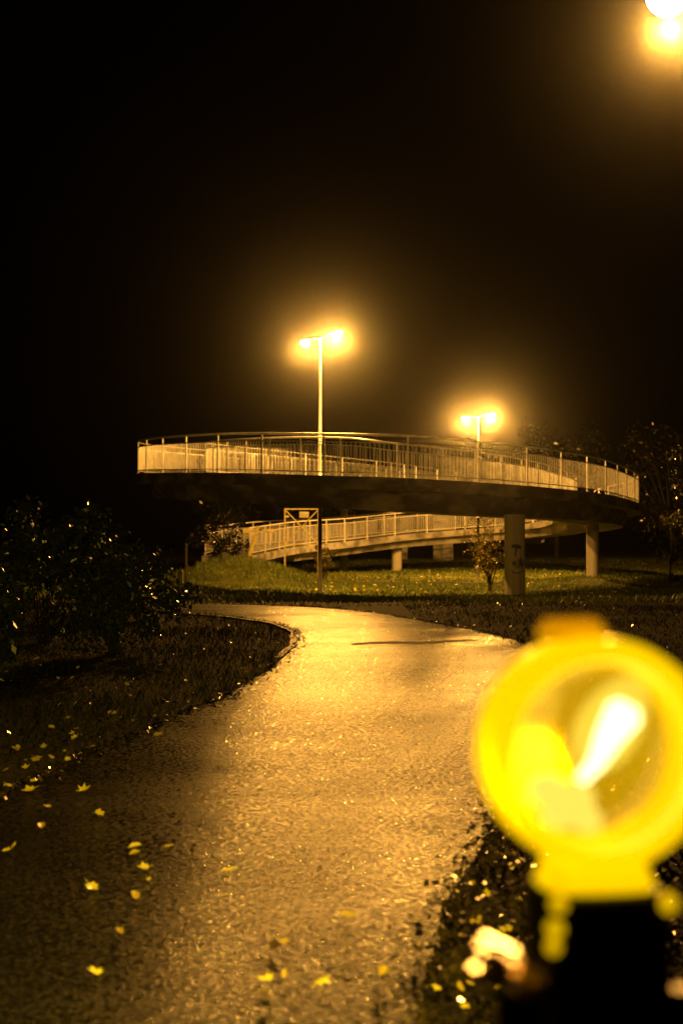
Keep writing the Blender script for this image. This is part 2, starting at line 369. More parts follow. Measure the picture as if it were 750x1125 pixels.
# ------------------------------------------------------------ street lamps
POWER = 9500
def spot(loc, power, parent, name='lamp_and_fill_light', size=165, tilt=(0, 0, 0)):
    l = bpy.data.lights.new(name, 'POINT'); l.energy = power; l.color = SOD; l.shadow_soft_size = .10
    o = bpy.data.objects.new(name, l); col.objects.link(o); o.parent = parent; o.location = loc; o.rotation_euler = tilt; return o
def lamp_head(root, hx, hy, hz, ang, depth=.20):
    """luminaire whose long axis follows ang; local to root"""
    Mx = Matrix.Translation((hx, hy, hz)) @ Matrix.Rotation(ang, 4, 'Z')
    mb = MB(); L = .34
    prof = [(-.36, .03), (-.30, .075), (-.1, .11), (.15, .12), (.32, .085), (.38, .03)]
    vs = []; n = 12
    for x, w in prof:
        for j in range(n):
            a = math.pi * j / (n - 1)
            vs.append(Mx @ Vector((x, -w * math.cos(a) * 1.25, .02 + w * math.sin(a) * .9)))
    fs = [(i * n + j, i * n + j + 1, (i + 1) * n + j + 1, (i + 1) * n + j) for i in range(len(prof) - 1) for j in range(n - 1)]
    fs += [((i + 1) * n, (i + 1) * n + n - 1, i * n + n - 1, i * n) for i in range(len(prof) - 1)]
    fs += [tuple(range(n)), tuple((len(prof) - 1) * n + j for j in reversed(range(n)))]
    mb.add(vs, fs)
    hd = MBb(mb, 'lamp_head', M['pole'], root)
    bw = MB(); vs = []; 
    for k in range(5):
        a = math.pi / 2 * k / 4.0
        for j in range(16):
            t = 2 * math.pi * j / 16
            vs.append(Mx @ Vector((.05 + .26 * math.cos(t) * math.cos(a), .135 * math.sin(t) * math.cos(a), .012 - depth * math.sin(a))))
    bw.add(vs, [(i * 16 + j, i * 16 + (j + 1) % 16, (i + 1) * 16 + (j + 1) % 16, (i + 1) * 16 + j) for i in range(4) for j in range(16)])
    MBb(bw, 'lamp_bowl', M['bowl'], hd)
    return hd
def MBb(mb, name, m_, parent):       # coordinates already local to the root
    me = bpy.data.meshes.new(name); me.from_pydata(mb.v, [], mb.f); me.materials.append(m_)
    for p in me.polygons: p.use_smooth = True
    o = bpy.data.objects.new(name, me); col.objects.link(o); o.parent = parent; return o
def street_lamp(x, y, ztop, label, heads, power, group='street lamps beside the footbridge', r=.065, aim=None):
    z0 = g(x, y) - .1
    root = empty('street_lamp', (x, y, z0), label, 'street lamp', group)
    h = ztop - z0
    pm = MB(); pm.tube([(0, 0, 3.2), (0, 0, h)], [r, r * .8], 14)
    MBb(pm, 'pole', M['pole'], root)
    pm = MB(); pm.tube([(0, 0, 0), (0, 0, 3.198)], [r * 1.15, r * 1.06], 14); MBb(pm, 'pole_base', M['poleshade'], root)
    for dx, dy, dz, pw in heads:
        L = math.hypot(dx, dy); ux, uy = dx / L, dy / L
        am = MB(); am.tube([(0, 0, h - .06), (dx * .3, dy * .3, h + dz * .6), (dx - ux * .3, dy - uy * .3, h + dz + .04)], .03, 8); MBb(am, 'arm', M['pole'], root)
        lamp_head(root, dx, dy, h + dz, math.atan2(dy, dx), .20 if aim is None else .24)
        if aim is not None: dz -= .13
        q_ = spot((dx, dy, h + dz - .25), power * pw, root)
        if aim is not None:
            q_.data.type = 'SPOT'; q_.data.spot_size = R(80); q_.data.spot_blend = .9
            t_ = spot((dx, dy + .02, h + dz - .165), POWER * .55, root); t_.data.type = 'SPOT'; t_.data.spot_size = R(27); t_.data.spot_blend = .6  # added narrow fill aimed at the pillar, not the luminaire's own spread
            t_.rotation_euler = Vector((.085, 1, -.215)).to_track_quat('-Z', 'Y').to_euler()
            q_.rotation_euler = Vector(aim).to_track_quat('-Z', 'Y').to_euler()
    return root
a1 = at(351.5, 371, 50.2)
street_lamp(a1.x, 50.2, a1.z, 'nearer twin-headed street lamp rising behind the footbridge railing', [(.58, -1.05, .02, 1.25), (-.53, 1.05, .02, .6)], POWER)
a2 = at(524.5, 457.5, 74)
street_lamp(a2.x, 74, a2.z, 'farther smaller-looking twin-headed street lamp right of centre behind the footbridge', [(.57, -1.0, .02, 1.3), (-.55, 1.0, .02, .8)], POWER)
a3 = at(735, 4, 17.0)
street_lamp(a3.x + 1.5, 17.4, a3.z, 'near single-headed street lamp glaring at the top right corner', [(-1.5, -.4, .05, 1.3)], POWER * .75, 'street lamps beside the path', aim=(-.18, -1, -.36))

# ------------------------------------------------------------ ground, path
xs = np.unique(np.r_[np.linspace(-300, -20, 15), np.linspace(-20, 26, 150), np.linspace(26, 300, 15)])
ys = np.unique(np.r_[np.linspace(-40, 0, 6), np.linspace(0, 36, 100), np.linspace(36, 104, 150), np.linspace(104, 500, 16)])
X, Y = np.meshgrid(xs, ys); Z = gz(X, Y)
nx, ny = len(xs), len(ys)
me = bpy.data.meshes.new('ground')
me.from_pydata(np.stack([X.ravel(), Y.ravel(), Z.ravel()], 1).tolist(), [], [(j * nx + i, j * nx + i + 1, (j + 1) * nx + i + 1, (j + 1) * nx + i) for j in range(ny - 1) for i in range(nx - 1)])
for p in me.polygons: p.use_smooth = True
me.materials.append(M['ground'])
o = bpy.data.objects.new('ground', me); col.objects.link(o); tag(o, kind='structure')
Lp = [(-3.6, -8), (-3.2, 3), (-2.6, 6), (-2.12, 8.83), (-1.86, 10.5), (-1.5, 12.7), (-1.1, 15), (-.79, 19), (-.71, 22.3), (-.9, 25), (-1.5, 27.4), (-2.8, 29.8), (-4.9, 31.8), (-9, 34), (-18, 36)]
Rp = [(-.7, -8), (.05, 3), (.45, 6), (1.0, 8.83), (1.33, 10.5), (1.7, 12.7), (2.1, 15), (2.6, 19), (2.75, 22.3), (2.3, 25), (1.5, 28.0), (.6, 31.1), (-1.2, 33.9), (-6, 36.2), (-16, 39)]
def res(P, n):
    C = crom([(p[0], p[1], 0) for p in P], .2)
    # keep station correspondence: parametrise by control index
    P = np.array(P); Q = np.vstack([2 * P[0] - P[1], P, 2 * P[-1] - P[-2]]); out = []
    for i in range(1, len(Q) - 2):
        for k in range(n):
            t = k / n; a, b_, c, d_ = Q[i - 1], Q[i], Q[i + 1], Q[i + 2]
            out.append(.5 * ((2 * b_) + (-a + c) * t + (2 * a - 5 * b_ + 4 * c - d_) * t * t + (-a + 3 * b_ - 3 * c + d_) * t ** 3))
    out.append(Q[-2]); return np.array(out)
Le, Re = res(Lp, 16), res(Rp, 16)
wob = np.array([[.02 * math.sin(i * .37) + .012 * math.sin(i * .83 + 1), 0] for i in range(len(Le))])
Le = Le + wob; Re = Re - wob[::-1]
K = 14; vs = []; 
for i in range(len(Le)):
    for k in range(K + 1):
        p = Le[i] * (1 - k / K) + Re[i] * (k / K); crown = .025 * (1 - (2 * k / K - 1) ** 2)
        vs.append((p[0], p[1], g(p[0], p[1]) + (.012 + crown)))
me = bpy.data.meshes.new('path'); me.from_pydata(vs, [], [(i * (K + 1) + k, i * (K + 1) + k + 1, (i + 1) * (K + 1) + k + 1, (i + 1) * (K + 1) + k) for i in range(len(Le) - 1) for k in range(K)])
for p in me.polygons: p.use_smooth = True
me.materials.append(M['asphalt']); o = bpy.data.objects.new('path', me); col.objects.link(o); tag(o, kind='structure')
kp = np.array([[p[0], p[1], g(p[0], p[1])] for p in Le[16 * 7:16 * 12]])
tag(sweep(MB(), kp, [(-.085, -.1), (.004, -.1), (.004, .035), (-.085, .035)]).build('kerb', M['kerb']), kind='structure')
def side(x, y):
    """-1 left of path, 0 on it, 1 right"""
    pass
# dark strip painted across the bend in place of a thin cast shadow
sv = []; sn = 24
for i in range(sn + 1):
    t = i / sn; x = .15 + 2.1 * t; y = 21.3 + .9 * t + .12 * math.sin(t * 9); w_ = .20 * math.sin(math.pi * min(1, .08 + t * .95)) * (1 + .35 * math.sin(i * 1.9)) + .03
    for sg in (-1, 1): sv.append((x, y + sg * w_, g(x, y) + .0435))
me = bpy.data.meshes.new('path_shadow'); me.from_pydata(sv, [], [(2 * i, 2 * i + 2, 2 * i + 3, 2 * i + 1) for i in range(sn)]); me.materials.append(M['shadowstrip'])
o = bpy.data.objects.new('path_shadow', me); col.objects.link(o); tag(o, kind='structure')
poly = np.vstack([Le, Re[::-1]])
def inside(x, y, poly=poly):
    x = np.asarray(x); y = np.asarray(y); c = np.zeros(x.shape, bool); n = len(poly); j = n - 1
    for i in range(n):
        xi, yi = poly[i]; xj, yj = poly[j]
        if yi != yj: c ^= ((yi > y) != (yj > y)) & (x < (xj - xi) * (y - yi) / (yj - yi) + xi)
        j = i
    return c

# ------------------------------------------------------------ grass and litter
def mesh_np(name, V, k, material, smooth=False):
    """V: (n,k,3) separate k-gons"""
    n = len(V); me = bpy.data.meshes.new(name)
    me.vertices.add(n * k); me.vertices.foreach_set('co', V.reshape(-1).astype(np.float32))
    me.loops.add(n * k); me.loops.foreach_set('vertex_index', np.arange(n * k, dtype=np.int32))
    me.polygons.add(n); me.polygons.foreach_set('loop_start', np.arange(0, n * k, k, dtype=np.int32))
    me.update(calc_edges=True); me.materials.append(material)
    return me
def clumpy(x, y, f=1.0):
    return .5 + .25 * np.sin(x * 2.1 * f + 1.3 * np.sin(y * 1.1 * f)) + .25 * np.sin(y * 1.7 * f + 2 * np.sin(x * .9 * f + 1))
def blades(n, x0, x1, y0, y1, h, w, keep=None):
    x = rng.uniform(x0, x1, n); y = rng.uniform(y0, y1, n)
    k = ~inside(x, y) & (rng.random(n) < .35 + .65 * clumpy(x, y))
    k &= np.abs((x) / np.maximum(y, .1)) < .27
    if keep is not None: k &= keep(x, y)
    x, y = x[k], y[k]; n = len(x); z = gz(x, y)
    hh = h * rng.uniform(.4, 1.3, n) * (.5 + clumpy(x + 3, y, .6)); a = rng.uniform(0, 2 * np.pi, n); ln = rng.uniform(.2, 1.1, n) * hh; la = rng.uniform(0, 2 * np.pi, n)
    V = np.zeros((n, 3, 3))
    V[:, 0] = np.stack([x - w * np.cos(a), y - w * np.sin(a), z - .01], 1); V[:, 1] = np.stack([x + w * np.cos(a), y + w * np.sin(a), z - .01], 1)
    V[:, 2] = np.stack([x + ln * np.cos(la), y + ln * np.sin(la), z + hh], 1); return V
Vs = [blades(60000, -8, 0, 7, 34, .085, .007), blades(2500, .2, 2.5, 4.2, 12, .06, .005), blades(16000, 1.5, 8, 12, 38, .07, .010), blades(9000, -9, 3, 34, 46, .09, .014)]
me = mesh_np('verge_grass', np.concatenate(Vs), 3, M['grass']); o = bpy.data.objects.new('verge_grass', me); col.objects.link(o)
tag(o, 'dark rough wet grass on the verges beside the path', 'grass', kind='stuff')
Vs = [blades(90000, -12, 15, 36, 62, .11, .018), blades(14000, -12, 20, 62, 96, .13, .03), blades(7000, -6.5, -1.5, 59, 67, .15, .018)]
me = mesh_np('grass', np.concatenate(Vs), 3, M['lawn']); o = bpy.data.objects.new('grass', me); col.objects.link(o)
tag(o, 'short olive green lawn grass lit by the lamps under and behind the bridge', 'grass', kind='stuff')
def quads(x, y, z, s, tilt, droop=.25):
    n = len(x); a = rng.uniform(0, 2 * np.pi, n); t = tilt
    e1 = np.stack([np.cos(a), np.sin(a), rng.normal(0, t, n)], 1); e2 = np.stack([-np.sin(a), np.cos(a), rng.normal(0, t, n)], 1)
    s = s[:, None]; c = np.stack([x, y, z], 1)
    V = np.zeros((n, 4, 3)); V[:, 0] = c - e1 * s; V[:, 1] = c + e2 * s * .55; V[:, 2] = c + e1 * s; V[:, 3] = c - e2 * s * .55; return V
def litter(n, x0, x1, y0, y1, s, tilt=.5, keep=None):
    x = rng.uniform(x0, x1, n); y = rng.uniform(y0, y1, n); k = ~inside(x, y) & (np.abs(x / y) < .27)
    if keep is not None: k &= keep(x, y)
    x, y = x[k], y[k]; n = len(x)
    return quads(x, y, gz(x, y) + rng.uniform(.012, .06, n), s * rng.uniform(.5, 1.4, n), tilt)
Vl = [litter(16000, .2, 2.6, 4.2, 12, .02, .7), litter(2500, -5, 0, 7, 30, .022, .5), litter(2000, 1.5, 7, 14, 36, .022), litter(800, -10, 14, 38, 60, .03)]
for E_, sg, n_ in ((Le, 1, 2600), (Re, -1, 2600)):
    i_ = rng.integers(20, len(E_) - 30, n_); t_ = rng.random((n_, 1)); P_ = E_[i_] * (1 - t_) + E_[i_ + 1] * t_
    off = np.abs(rng.normal(0, .10, n_)) - .05
    Vl.append(quads(P_[:, 0] + sg * off, P_[:, 1], gz(P_[:, 0], P_[:, 1]) + .02 + rng.uniform(0, .03, n_), .02 * rng.uniform(.4, 1.3, n_), .5))
me = mesh_np('leaf_litter', np.concatenate(Vl), 4, M['litter']); o = bpy.data.objects.new('leaf_litter', me); col.objects.link(o)
tag(o, 'dark wet leaf litter strewn over the verges', 'leaf litter', kind='stuff')

# ------------------------------------------------------------ fallen leaves
def leaf_mesh(name, seed, curl, material):
    r_ = random.Random(seed); pts = []
    lobes = [(-150, .5), (-122, .8), (-98, .55), (-62, 1.0), (-34, .6), (0, 1.12), (34, .6), (62, 1.0), (98, .55), (122, .8), (150, .5)]
    for a, q_ in lobes:
        q_ *= r_.uniform(.78, 1.18); t = R(a + r_.uniform(-5, 5)) ; x, y = q_ * math.sin(t), q_ * math.cos(t)
        pts.append((x, y, curl * (x * x * .8 + y * y * .35) + r_.uniform(-.03, .06)))
    pts += [(.03, -.5, .0), (.02, -1.1, curl * .4), (-.02, -1.1, curl * .4), (-.03, -.5, 0)]
    vs = [(0, 0, .02)] + pts; n = len(pts)
    me = bpy.data.meshes.new(name); me.from_pydata(vs, [], [(0, 1 + (i + 1) % n, 1 + i) for i in range(n)]); me.materials.append(material); return me
LM = [leaf_mesh('fallen_leaf', i, c, M['fallen']) for i, c in enumerate((.12, .35, -.2, .6, .2, .8, -.35, .45))]
def oval_leaf(seed, curl):
    r_ = random.Random(seed); n = 14; pts = []
    for i in range(n):
        t = 2 * math.pi * i / n; x = .55 * math.sin(t) * (1 + .12 * r_.uniform(-1, 1)); y = math.cos(t) * (1.05 if math.cos(t) > 0 else .9)
        pts.append((x, y, curl * (x * x * 2.2 + y * y * .35)))
    me = bpy.data.meshes.new('fallen_leaf'); me.from_pydata([(0, 0, 0)] + pts, [], [(0, 1 + (i + 1) % n, 1 + i) for i in range(n)]); me.materials.append(M['fallen2']); return me
LM += [oval_leaf(31, .3), oval_leaf(32, .7), oval_leaf(33, .5), oval_leaf(34, -.3)]
LB = [leaf_mesh('fallen_leaf', 20 + i, c, M['fallenbrown']) for i, c in enumerate((.5, .35))]
def leaf(x, y, s, label, group=None, brown=False, rz=None, tilt=.15, lift=.0):
    o = bpy.data.objects.new('fallen_leaf', random.choice(LB if brown else LM)); col.objects.link(o)
    z = g(x, y) + (.042 if bool(inside(np.array([x]), np.array([y]))[0]) else .045)
    o.location = (x, y, z + lift); o.scale = (s * random.uniform(.65, 1.1), s * random.uniform(.8, 1.2), s)
    o.rotation_euler = (Matrix.Rotation(random.uniform(.1, .25 + tilt), 3, 'X') @ Matrix.Rotation(random.uniform(-tilt, tilt), 3, 'Y') @ Matrix.Rotation(random.uniform(0, 6.28), 3, 'Z')).to_euler()
    o.location.z += s * .25
    return tag(o, label, 'leaf', group)
def gpt(px, py):
    D = 10.
    for _ in range(20):
        p = at(px, py, D); t = (EYE - (g(p.x, D) + .03)) / max(1e-6, (EYE - p.z)); D *= t
    p = at(px, py, D); return p.x, D
big = [(105, 1075, 10, 'pointed yellow leaf lying lowest of the leaves on the left half of the path'),
       (132, 1031, 10, 'flat yellow leaf just above the pointed lowest leaf on the left of the path'),
       (100, 979, 12, 'wide yellow leaf flattened on the dark asphalt left of the small leaf cluster'),
       (148, 990, 8, 'small yellow leaf right of the wide flattened leaf on the dark asphalt'),
       (250, 960, 11, 'lone yellow leaf on the asphalt between the left cluster and the bright streak'),
       (184, 933, 7, 'small yellow leaf at the right end of the left cluster on the asphalt'),
       (149, 936, 9, 'topmost yellow leaf of the left cluster on the asphalt'),
       (148, 943, 7, 'narrow yellow leaf touching below the topmost leaf of the left cluster'),
       (160, 957, 8, 'yellow leaf in the middle of the left cluster on the asphalt'),
       (164, 969, 4, 'tiny yellow leaf at the bottom of the left cluster on the asphalt'),
       (109, 897, 8, 'yellow leaf on the dark verge edge above the left cluster'),
       (92, 872, 8, 'yellow leaf at the grass edge left of the path, highest on the bare dark strip'),
       (52, 889, 6, 'small yellow leaf on the dark strip between grass and asphalt'),
       (46, 912, 7, 'yellow leaf lying alone at the far left of the dark asphalt'),
       (8, 938, 6, 'yellow leaf at the left picture edge on dark asphalt'),
       (15, 931, 5, 'tiny yellow leaf beside the one at the left picture edge'),
       (381, 1012, 12, 'yellow leaf in the middle of the path on the bright wet streak'),
       (293, 1083, 11, 'yellow leaf propped on a dark curled leaf near the bottom of the path'),
       (313, 1077, 8, 'dull yellow leaf right of the propped one near the bottom of the path'),
       (352, 1084, 12, 'broad yellow leaf near the bottom centre of the path'),
       (420, 1075, 10, 'upright yellow leaf near the bottom of the path towards the warning lamp'),
       (312, 1040, 7, 'yellowish leaf behind the dark curled leaf on the path'),
       (40, 838, 10, 'large yellow leaf topmost in the grass clump at left'),
       (28, 848, 9, 'yellow leaf low in the grass clump at left'), (38, 862, 7, 'yellow leaf in the grass below the large one at left'),
       (34, 871, 9, 'lowest yellow leaf of the grass clump at left'), (10, 866, 8, 'yellow leaf in the grass near the left picture edge'),
       (173, 810, 7, 'yellow leaf on the path edge where the grass meets the asphalt, farthest up')]
for x, y, w, lab in big:
    gx, D = gpt(x, y); leaf(gx, D, max(.02, w * D / F * 1.0), lab, 'fallen yellow leaves on and beside the path', tilt=.3)
for x, y, w, lab in [(303, 1046, 14, 'dark curled leaf on the bright asphalt below the lone middle leaf'), (500, 966, 10, 'dark curled leaf at the right edge of the path, nearest the lamp'),
                     (428, 1026, 7, 'small dark leaf standing on edge right of the middle of the path'), (292, 1099, 12, 'dark shrivelled leaf at the bottom of the path under a yellow one'),
                     (420, 1082, 9, 'dark leaf under the upright yellow leaf near the bottom of the path'), (464, 1074, 6, 'dark leaf near the right path edge close to the picture bottom'),
                     (513, 955, 8, 'dark narrow leaf on the path edge beside the wet litter')]:
    gx, D = gpt(x, y); leaf(gx, D, w * D / F * .6, lab, 'dark curled leaves on the path', brown=True, tilt=.9, lift=.012)
def many(n, fn, s, label, group):
    c = 0
    while c < n:
        px_, py_ = fn(); gx, D = gpt(px_, py_)
        if D < 4 or D > 75 or bool(inside(np.array([gx]), np.array([D]))[0]): continue
        leaf(gx, D, s * random.uniform(.6, 1.2), label, group, tilt=.5); c += 1
many(70, lambda: (random.uniform(0, 320), random.uniform(700, 870)), .034, 'small yellow fallen leaf in the dark grass left of the path', 'small leaves in the grass left of the path')
many(85, lambda: (random.uniform(330, 690), random.uniform(631, 652)), .07, 'small yellow fallen leaf on the lit grass under the bridge', 'small leaves on the grass under the bridge')
many(40, lambda: (random.uniform(480, 750), random.uniform(665, 720)), .045, 'small yellow fallen leaf on the dark verge behind the warning lamp', 'small leaves on the verge behind the warning lamp')
many(34, lambda: (random.uniform(480, 610), random.uniform(900, 1120)), .022, 'small pale leaf in the wet litter at the foot of the barrier', 'small leaves in the litter by the barrier')

# ------------------------------------------------------------ trees and shrubs
def foliage(c, rad, n, s, clumps=30, tilt=1.0, flat=.4, shell=.55):
    c = np.array(c); rad = np.array(rad)
    d = rng.normal(size=(clumps, 3)); d /= np.linalg.norm(d, axis=1)[:, None]
    cc = c + d * rad * rng.uniform(shell, 1.0, (clumps, 1)); cr = rad.mean() * rng.uniform(.18, .42, clumps)
    i = rng.integers(0, clumps, n); q = rng.normal(size=(n, 3)); q *= (rng.random((n, 1)) ** .4) / np.linalg.norm(q, axis=1)[:, None]
    P = cc[i] + q * cr[i][:, None] * np.array([1, 1, .8])
    e1 = rng.normal(size=(n, 3)); e1 /= np.linalg.norm(e1, axis=1)[:, None]; e2 = np.cross(e1, rng.normal(size=(n, 3))); e2 /= np.linalg.norm(e2, axis=1)[:, None]
    ss = (s * rng.uniform(.6, 1.3, n))[:, None]
    V = np.zeros((n, 4, 3)); V[:, 0] = P - e1 * ss; V[:, 1] = P + e2 * ss * .5; V[:, 2] = P + e1 * ss; V[:, 3] = P - e2 * ss * .5
    return V, cc
def plant(name, base, crown_c, rad, n, s, label, cat, material, group=None, clumps=30, trunk_r=.05, stems=1, keep=None, zmin=.05, shell=.55):
    bx, by = base; z0 = g(bx, by) - .05
    root = empty(name, (bx, by, z0), label, cat, group)
    V, cc = foliage((crown_c[0], crown_c[1], crown_c[2]), rad, n, s, clumps, shell=shell)
    k = V[:, :, 2].min(1) > gz(V[:, 0, 0], V[:, 0, 1]) + zmin
    if keep is not None: k &= keep(V[:, 0])
    V = V[k]
    V = V - np.array([bx, by, z0])
    me = mesh_np('crown', V, 4, material); o = bpy.data.objects.new('crown', me); col.objects.link(o); o.parent = root
    tm = MB(); cz = crown_c[2] - z0; top = Vector((crown_c[0] - bx, crown_c[1] - by, cz))
    fork = top * .45
    if stems == 1: tm.tube([(0, 0, 0), fork * .5 + Vector((.03, 0, 0)), fork, top], [trunk_r, trunk_r * .8, trunk_r * .65, trunk_r * .25], 8)
    for q in cc[:18]:
        t = Vector(q) - Vector((bx, by, z0)); st = fork if stems == 1 else Vector((random.uniform(-.1, .1), random.uniform(-.1, .1), 0))
        mid = st.lerp(t, .5) + Vector((random.uniform(-.1, .1), random.uniform(-.1, .1), .12)) * rad[0] * .5
        tm.tube([st, mid, t], [trunk_r * .5, trunk_r * .3, trunk_r * .1], 5)
    tm2 = tm; MBb(tm2, 'trunk', M['bark'], root)
    return root
# laurel shrubs at the left of the path
plant('laurel_shrub', (-3.2, 20), (-3.2, 20, .95), (1.05, .9, .98), 4000, .05, 'glossy evergreen shrub nearest the path bend, its right side flecked with lit leaves', 'shrub', M['leafdark'], 'evergreen shrubs left of the path', 34, .03, 5, shell=.3)
plant('laurel_shrub', (-4.6, 22), (-4.6, 22, 1.2), (1.1, 1.0, 1.15), 3200, .055, 'tall dark evergreen shrub left of the flecked one beside the path', 'shrub', M['leafdark'], 'evergreen shrubs left of the path', 34, .03, 5, shell=.3)
plant('laurel_shrub', (-4.3, 16.5), (-4.3, 16.5, .85), (.8, .9, .85), 2400, .05, 'nearly black evergreen shrub at the left picture edge', 'shrub', M['leafdark'], 'evergreen shrubs left of the path', 30, .03, 5, shell=.3)
plant('laurel_shrub', (-4.4, 28), (-4.4, 28, 1.0), (.9, 1.0, .95), 2000, .06, 'farthest evergreen shrub at the left, just before the short bollard', 'shrub', M['leafdark'], 'evergreen shrubs left of the path', 30, .03, 5, shell=.3)
# ivy covered bush left of the ramp
c = at(243, 585, 66); plant('ivy_bush', (c.x, 66), (c.x, 66, c.z - .1), (1.35, .9, 1.1), 2200, .085, 'leafy bush lit at its edge, overgrowing the handrail left of the lower ramp', 'bush', M['leaffleck'], None, 30, .06, 1)
c = at(356, 612, 70); plant('small_bush', (c.x, 70), (c.x, 70, c.z), (.62, .6, .62), 1200, .06, 'small round bush behind the foot of the nearer street lamp', 'bush', M['leafolive'], None, 20, .03, 5, shell=.3)
# open shrub in front of the pillar
bx = at(538, 645, 52.5).x
root = empty('open_shrub', (bx, 52.5, g(bx, 52.5)), 'thin many-stemmed shrub with sparse leaves standing left of the graffiti pillar', 'shrub')
sm = MB(); tips = []
for k in range(11):
    a = random.uniform(-1.15, .75); hgt = random.uniform(1.7, 2.7); dy = random.uniform(-.4, .8)
    p = [Vector((random.uniform(-.08, .08), 0, -.05))]
    for j in range(1, 6):
        t = j / 5; p.append(Vector((a * hgt * .62 * t ** 1.5 + random.uniform(-.05, .05), dy * t, hgt * t * (1 - .1 * abs(a)))))
    sm.tube(p, [.032 * (1 - .8 * j / 5) for j in range(6)], 5)
    for j in range(2, 6):
        for _ in range(4):
            e = p[j] + Vector((random.uniform(-.5, .5), random.uniform(-.4, .4), random.uniform(.0, .45)))
            sm.tube([p[j], p[j].lerp(e, .5) + Vector((0, 0, .04)), e], [.010, .007, .004], 4); tips += [p[j].lerp(e, t) for t in (.4, .6, .8, 1)]
MBb(sm, 'stems', M['bark'], root)
T = np.array([list(t) for t in tips]); T = np.repeat(T, 2, 0) + rng.normal(0, .07, (len(T) * 2, 3))
e1 = rng.normal(size=T.shape); e1 /= np.linalg.norm(e1, axis=1)[:, None]; e2 = np.cross(e1, rng.normal(size=T.shape)); e2 /= np.linalg.norm(e2, axis=1)[:, None]; s_ = .04
V = np.stack([T - e1 * s_, T + e2 * s_ * .6, T + e1 * s_, T - e2 * s_ * .6], 1)
me = mesh_np('foliage', V, 4, M['leafautumn']); o = bpy.data.objects.new('foliage', me); col.objects.link(o); o.parent = root
# trees to the right
plant('broadleaf_tree', (15.6, 56), (15.2, 56, 3.7), (2.5, 2.2, 2.6), 4200, .075, 'tree at the right edge with scattered lit leaves past the upper railing', 'tree', M['leaffleck'], 'trees on the right', 44, .14, zmin=.5)
plant('broadleaf_tree', (21.5, 92), (21, 92, 5.6), (4, 3, 4.2), 6500, .12, 'taller dim tree behind the right end of the footbridge', 'tree', M['leaffleck'], 'trees on the right', 50, .2, zmin=.5)
plant('broadleaf_tree', (13.4, 58.4), (13.6, 58.4, 1.6), (.9, .9, 1.3), 900, .07, 'low leafy young tree beneath the right end of the footbridge', 'tree', M['leafolive'], 'trees on the right', 20, .05, zmin=.2)
# dark trees in the distance
bt = [(-8.5, 106, 8.8), (-2, 113, 10), (9.5, 112, 9.6), (16, 106, 10.8), (27, 108, 11)]
words = ['far low tree left of the nearer street lamp, behind the bridge', 'far dark tree right behind the nearer street lamp',
         'far dark tree under the farther street lamp', 'far tall dark tree right of the farther street lamp', 'far dark tree at the right end of the distant row']
for (x, y, h), w in zip(bt, words):
    plant('distant_tree', (x, y), (x, y, h * .58), (h * .36, h * .3, h * .42), 3200, .17, w, 'tree', M['leafdark'], 'distant trees behind the bridge', 44, .22, zmin=.6)

# ------------------------------------------------------------ warning lamp on its barrier
DW = 1.45
wc = at(651, 824, DW)
YEL = (1.0, .76, .0)
def lampmat(name, em, tr, gl=.08, rough=.25, col_=YEL, ridges=None):
    m = bpy.data.materials.new(name); m.use_nodes = True; nt = m.node_tree; nt.nodes.clear(); N_ = nt.nodes.new; L_ = nt.links.new
    out = N_('ShaderNodeOutputMaterial'); e = N_('ShaderNodeEmission'); e.inputs[0].default_value = (*col_, 1); e.inputs[1].default_value = em
    tl = N_('ShaderNodeBsdfTranslucent'); tl.inputs[0].default_value = (1, .75, .02, 1)
    df = N_('ShaderNodeBsdfDiffuse'); df.inputs[0].default_value = (.9, .6, .01, 1)
    t = N_('ShaderNodeBsdfTransparent'); t.inputs[0].default_value = (1, .88, .45, 1)
    gs = N_('ShaderNodeBsdfGlossy'); gs.inputs['Roughness'].default_value = rough; gs.inputs[0].default_value = (1, .9, .5, 1)
    m0 = N_('ShaderNodeMixShader'); m0.inputs[0].default_value = .5; L_(df.outputs[0], m0.inputs[1]); L_(tl.outputs[0], m0.inputs[2])
    m1 = N_('ShaderNodeMixShader'); m1.inputs[0].default_value = tr; L_(m0.outputs[0], m1.inputs[1]); L_(t.outputs[0], m1.inputs[2])
    m2 = N_('ShaderNodeMixShader'); m2.inputs[0].default_value = gl; L_(m1.outputs[0], m2.inputs[1]); L_(gs.outputs[0], m2.inputs[2])
    ad = N_('ShaderNodeAddShader'); L_(m2.outputs[0], ad.inputs[0]); L_(e.outputs[0], ad.inputs[1]); L_(ad.outputs[0], out.inputs[0])
    if ridges:
        tc = N_('ShaderNodeTexCoord'); w = N_('ShaderNodeTexWave'); w.wave_type = 'RINGS'; w.rings_direction = 'SPHERICAL'; w.inputs['Scale'].default_value = ridges; L_(tc.outputs['Object'], w.inputs[0])
        bp = N_('ShaderNodeBump'); bp.inputs['Strength'].default_value = .3; bp.inputs['Distance'].default_value = .002; L_(w.outputs['Fac'], bp.inputs['Height'])
        for s_ in (tl, df, gs): L_(bp.outputs[0], s_.inputs['Normal'])
    return m
M['housing'] = lampmat('lit_yellow_housing', .74, .15, .14)
M['lens'] = lampmat('lit_yellow_lens', .12, .72, .10, .15, ridges=40)
M['cap'] = lampmat('amber_cap', .24, .35, .1, col_=(1, .55, .0))
M['tube'] = emit('flash_tube', (1, .93, .75), 7)
M['glow'] = emit('lit_inner_plate', (1, .80, .15), 1.5)
M['boltglint'] = lampmat('emissive_bolt_glint', .85, .0, .1, col_=(1, .62, 0))  # bolts are no lamps; emission stands in for reflected glints
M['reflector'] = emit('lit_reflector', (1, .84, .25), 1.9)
wl = empty('warning_lamp', (wc.x, DW, wc.z), 'round yellow lit warning lamp out of focus on a black battery case', 'warning lamp', rz=R(9))
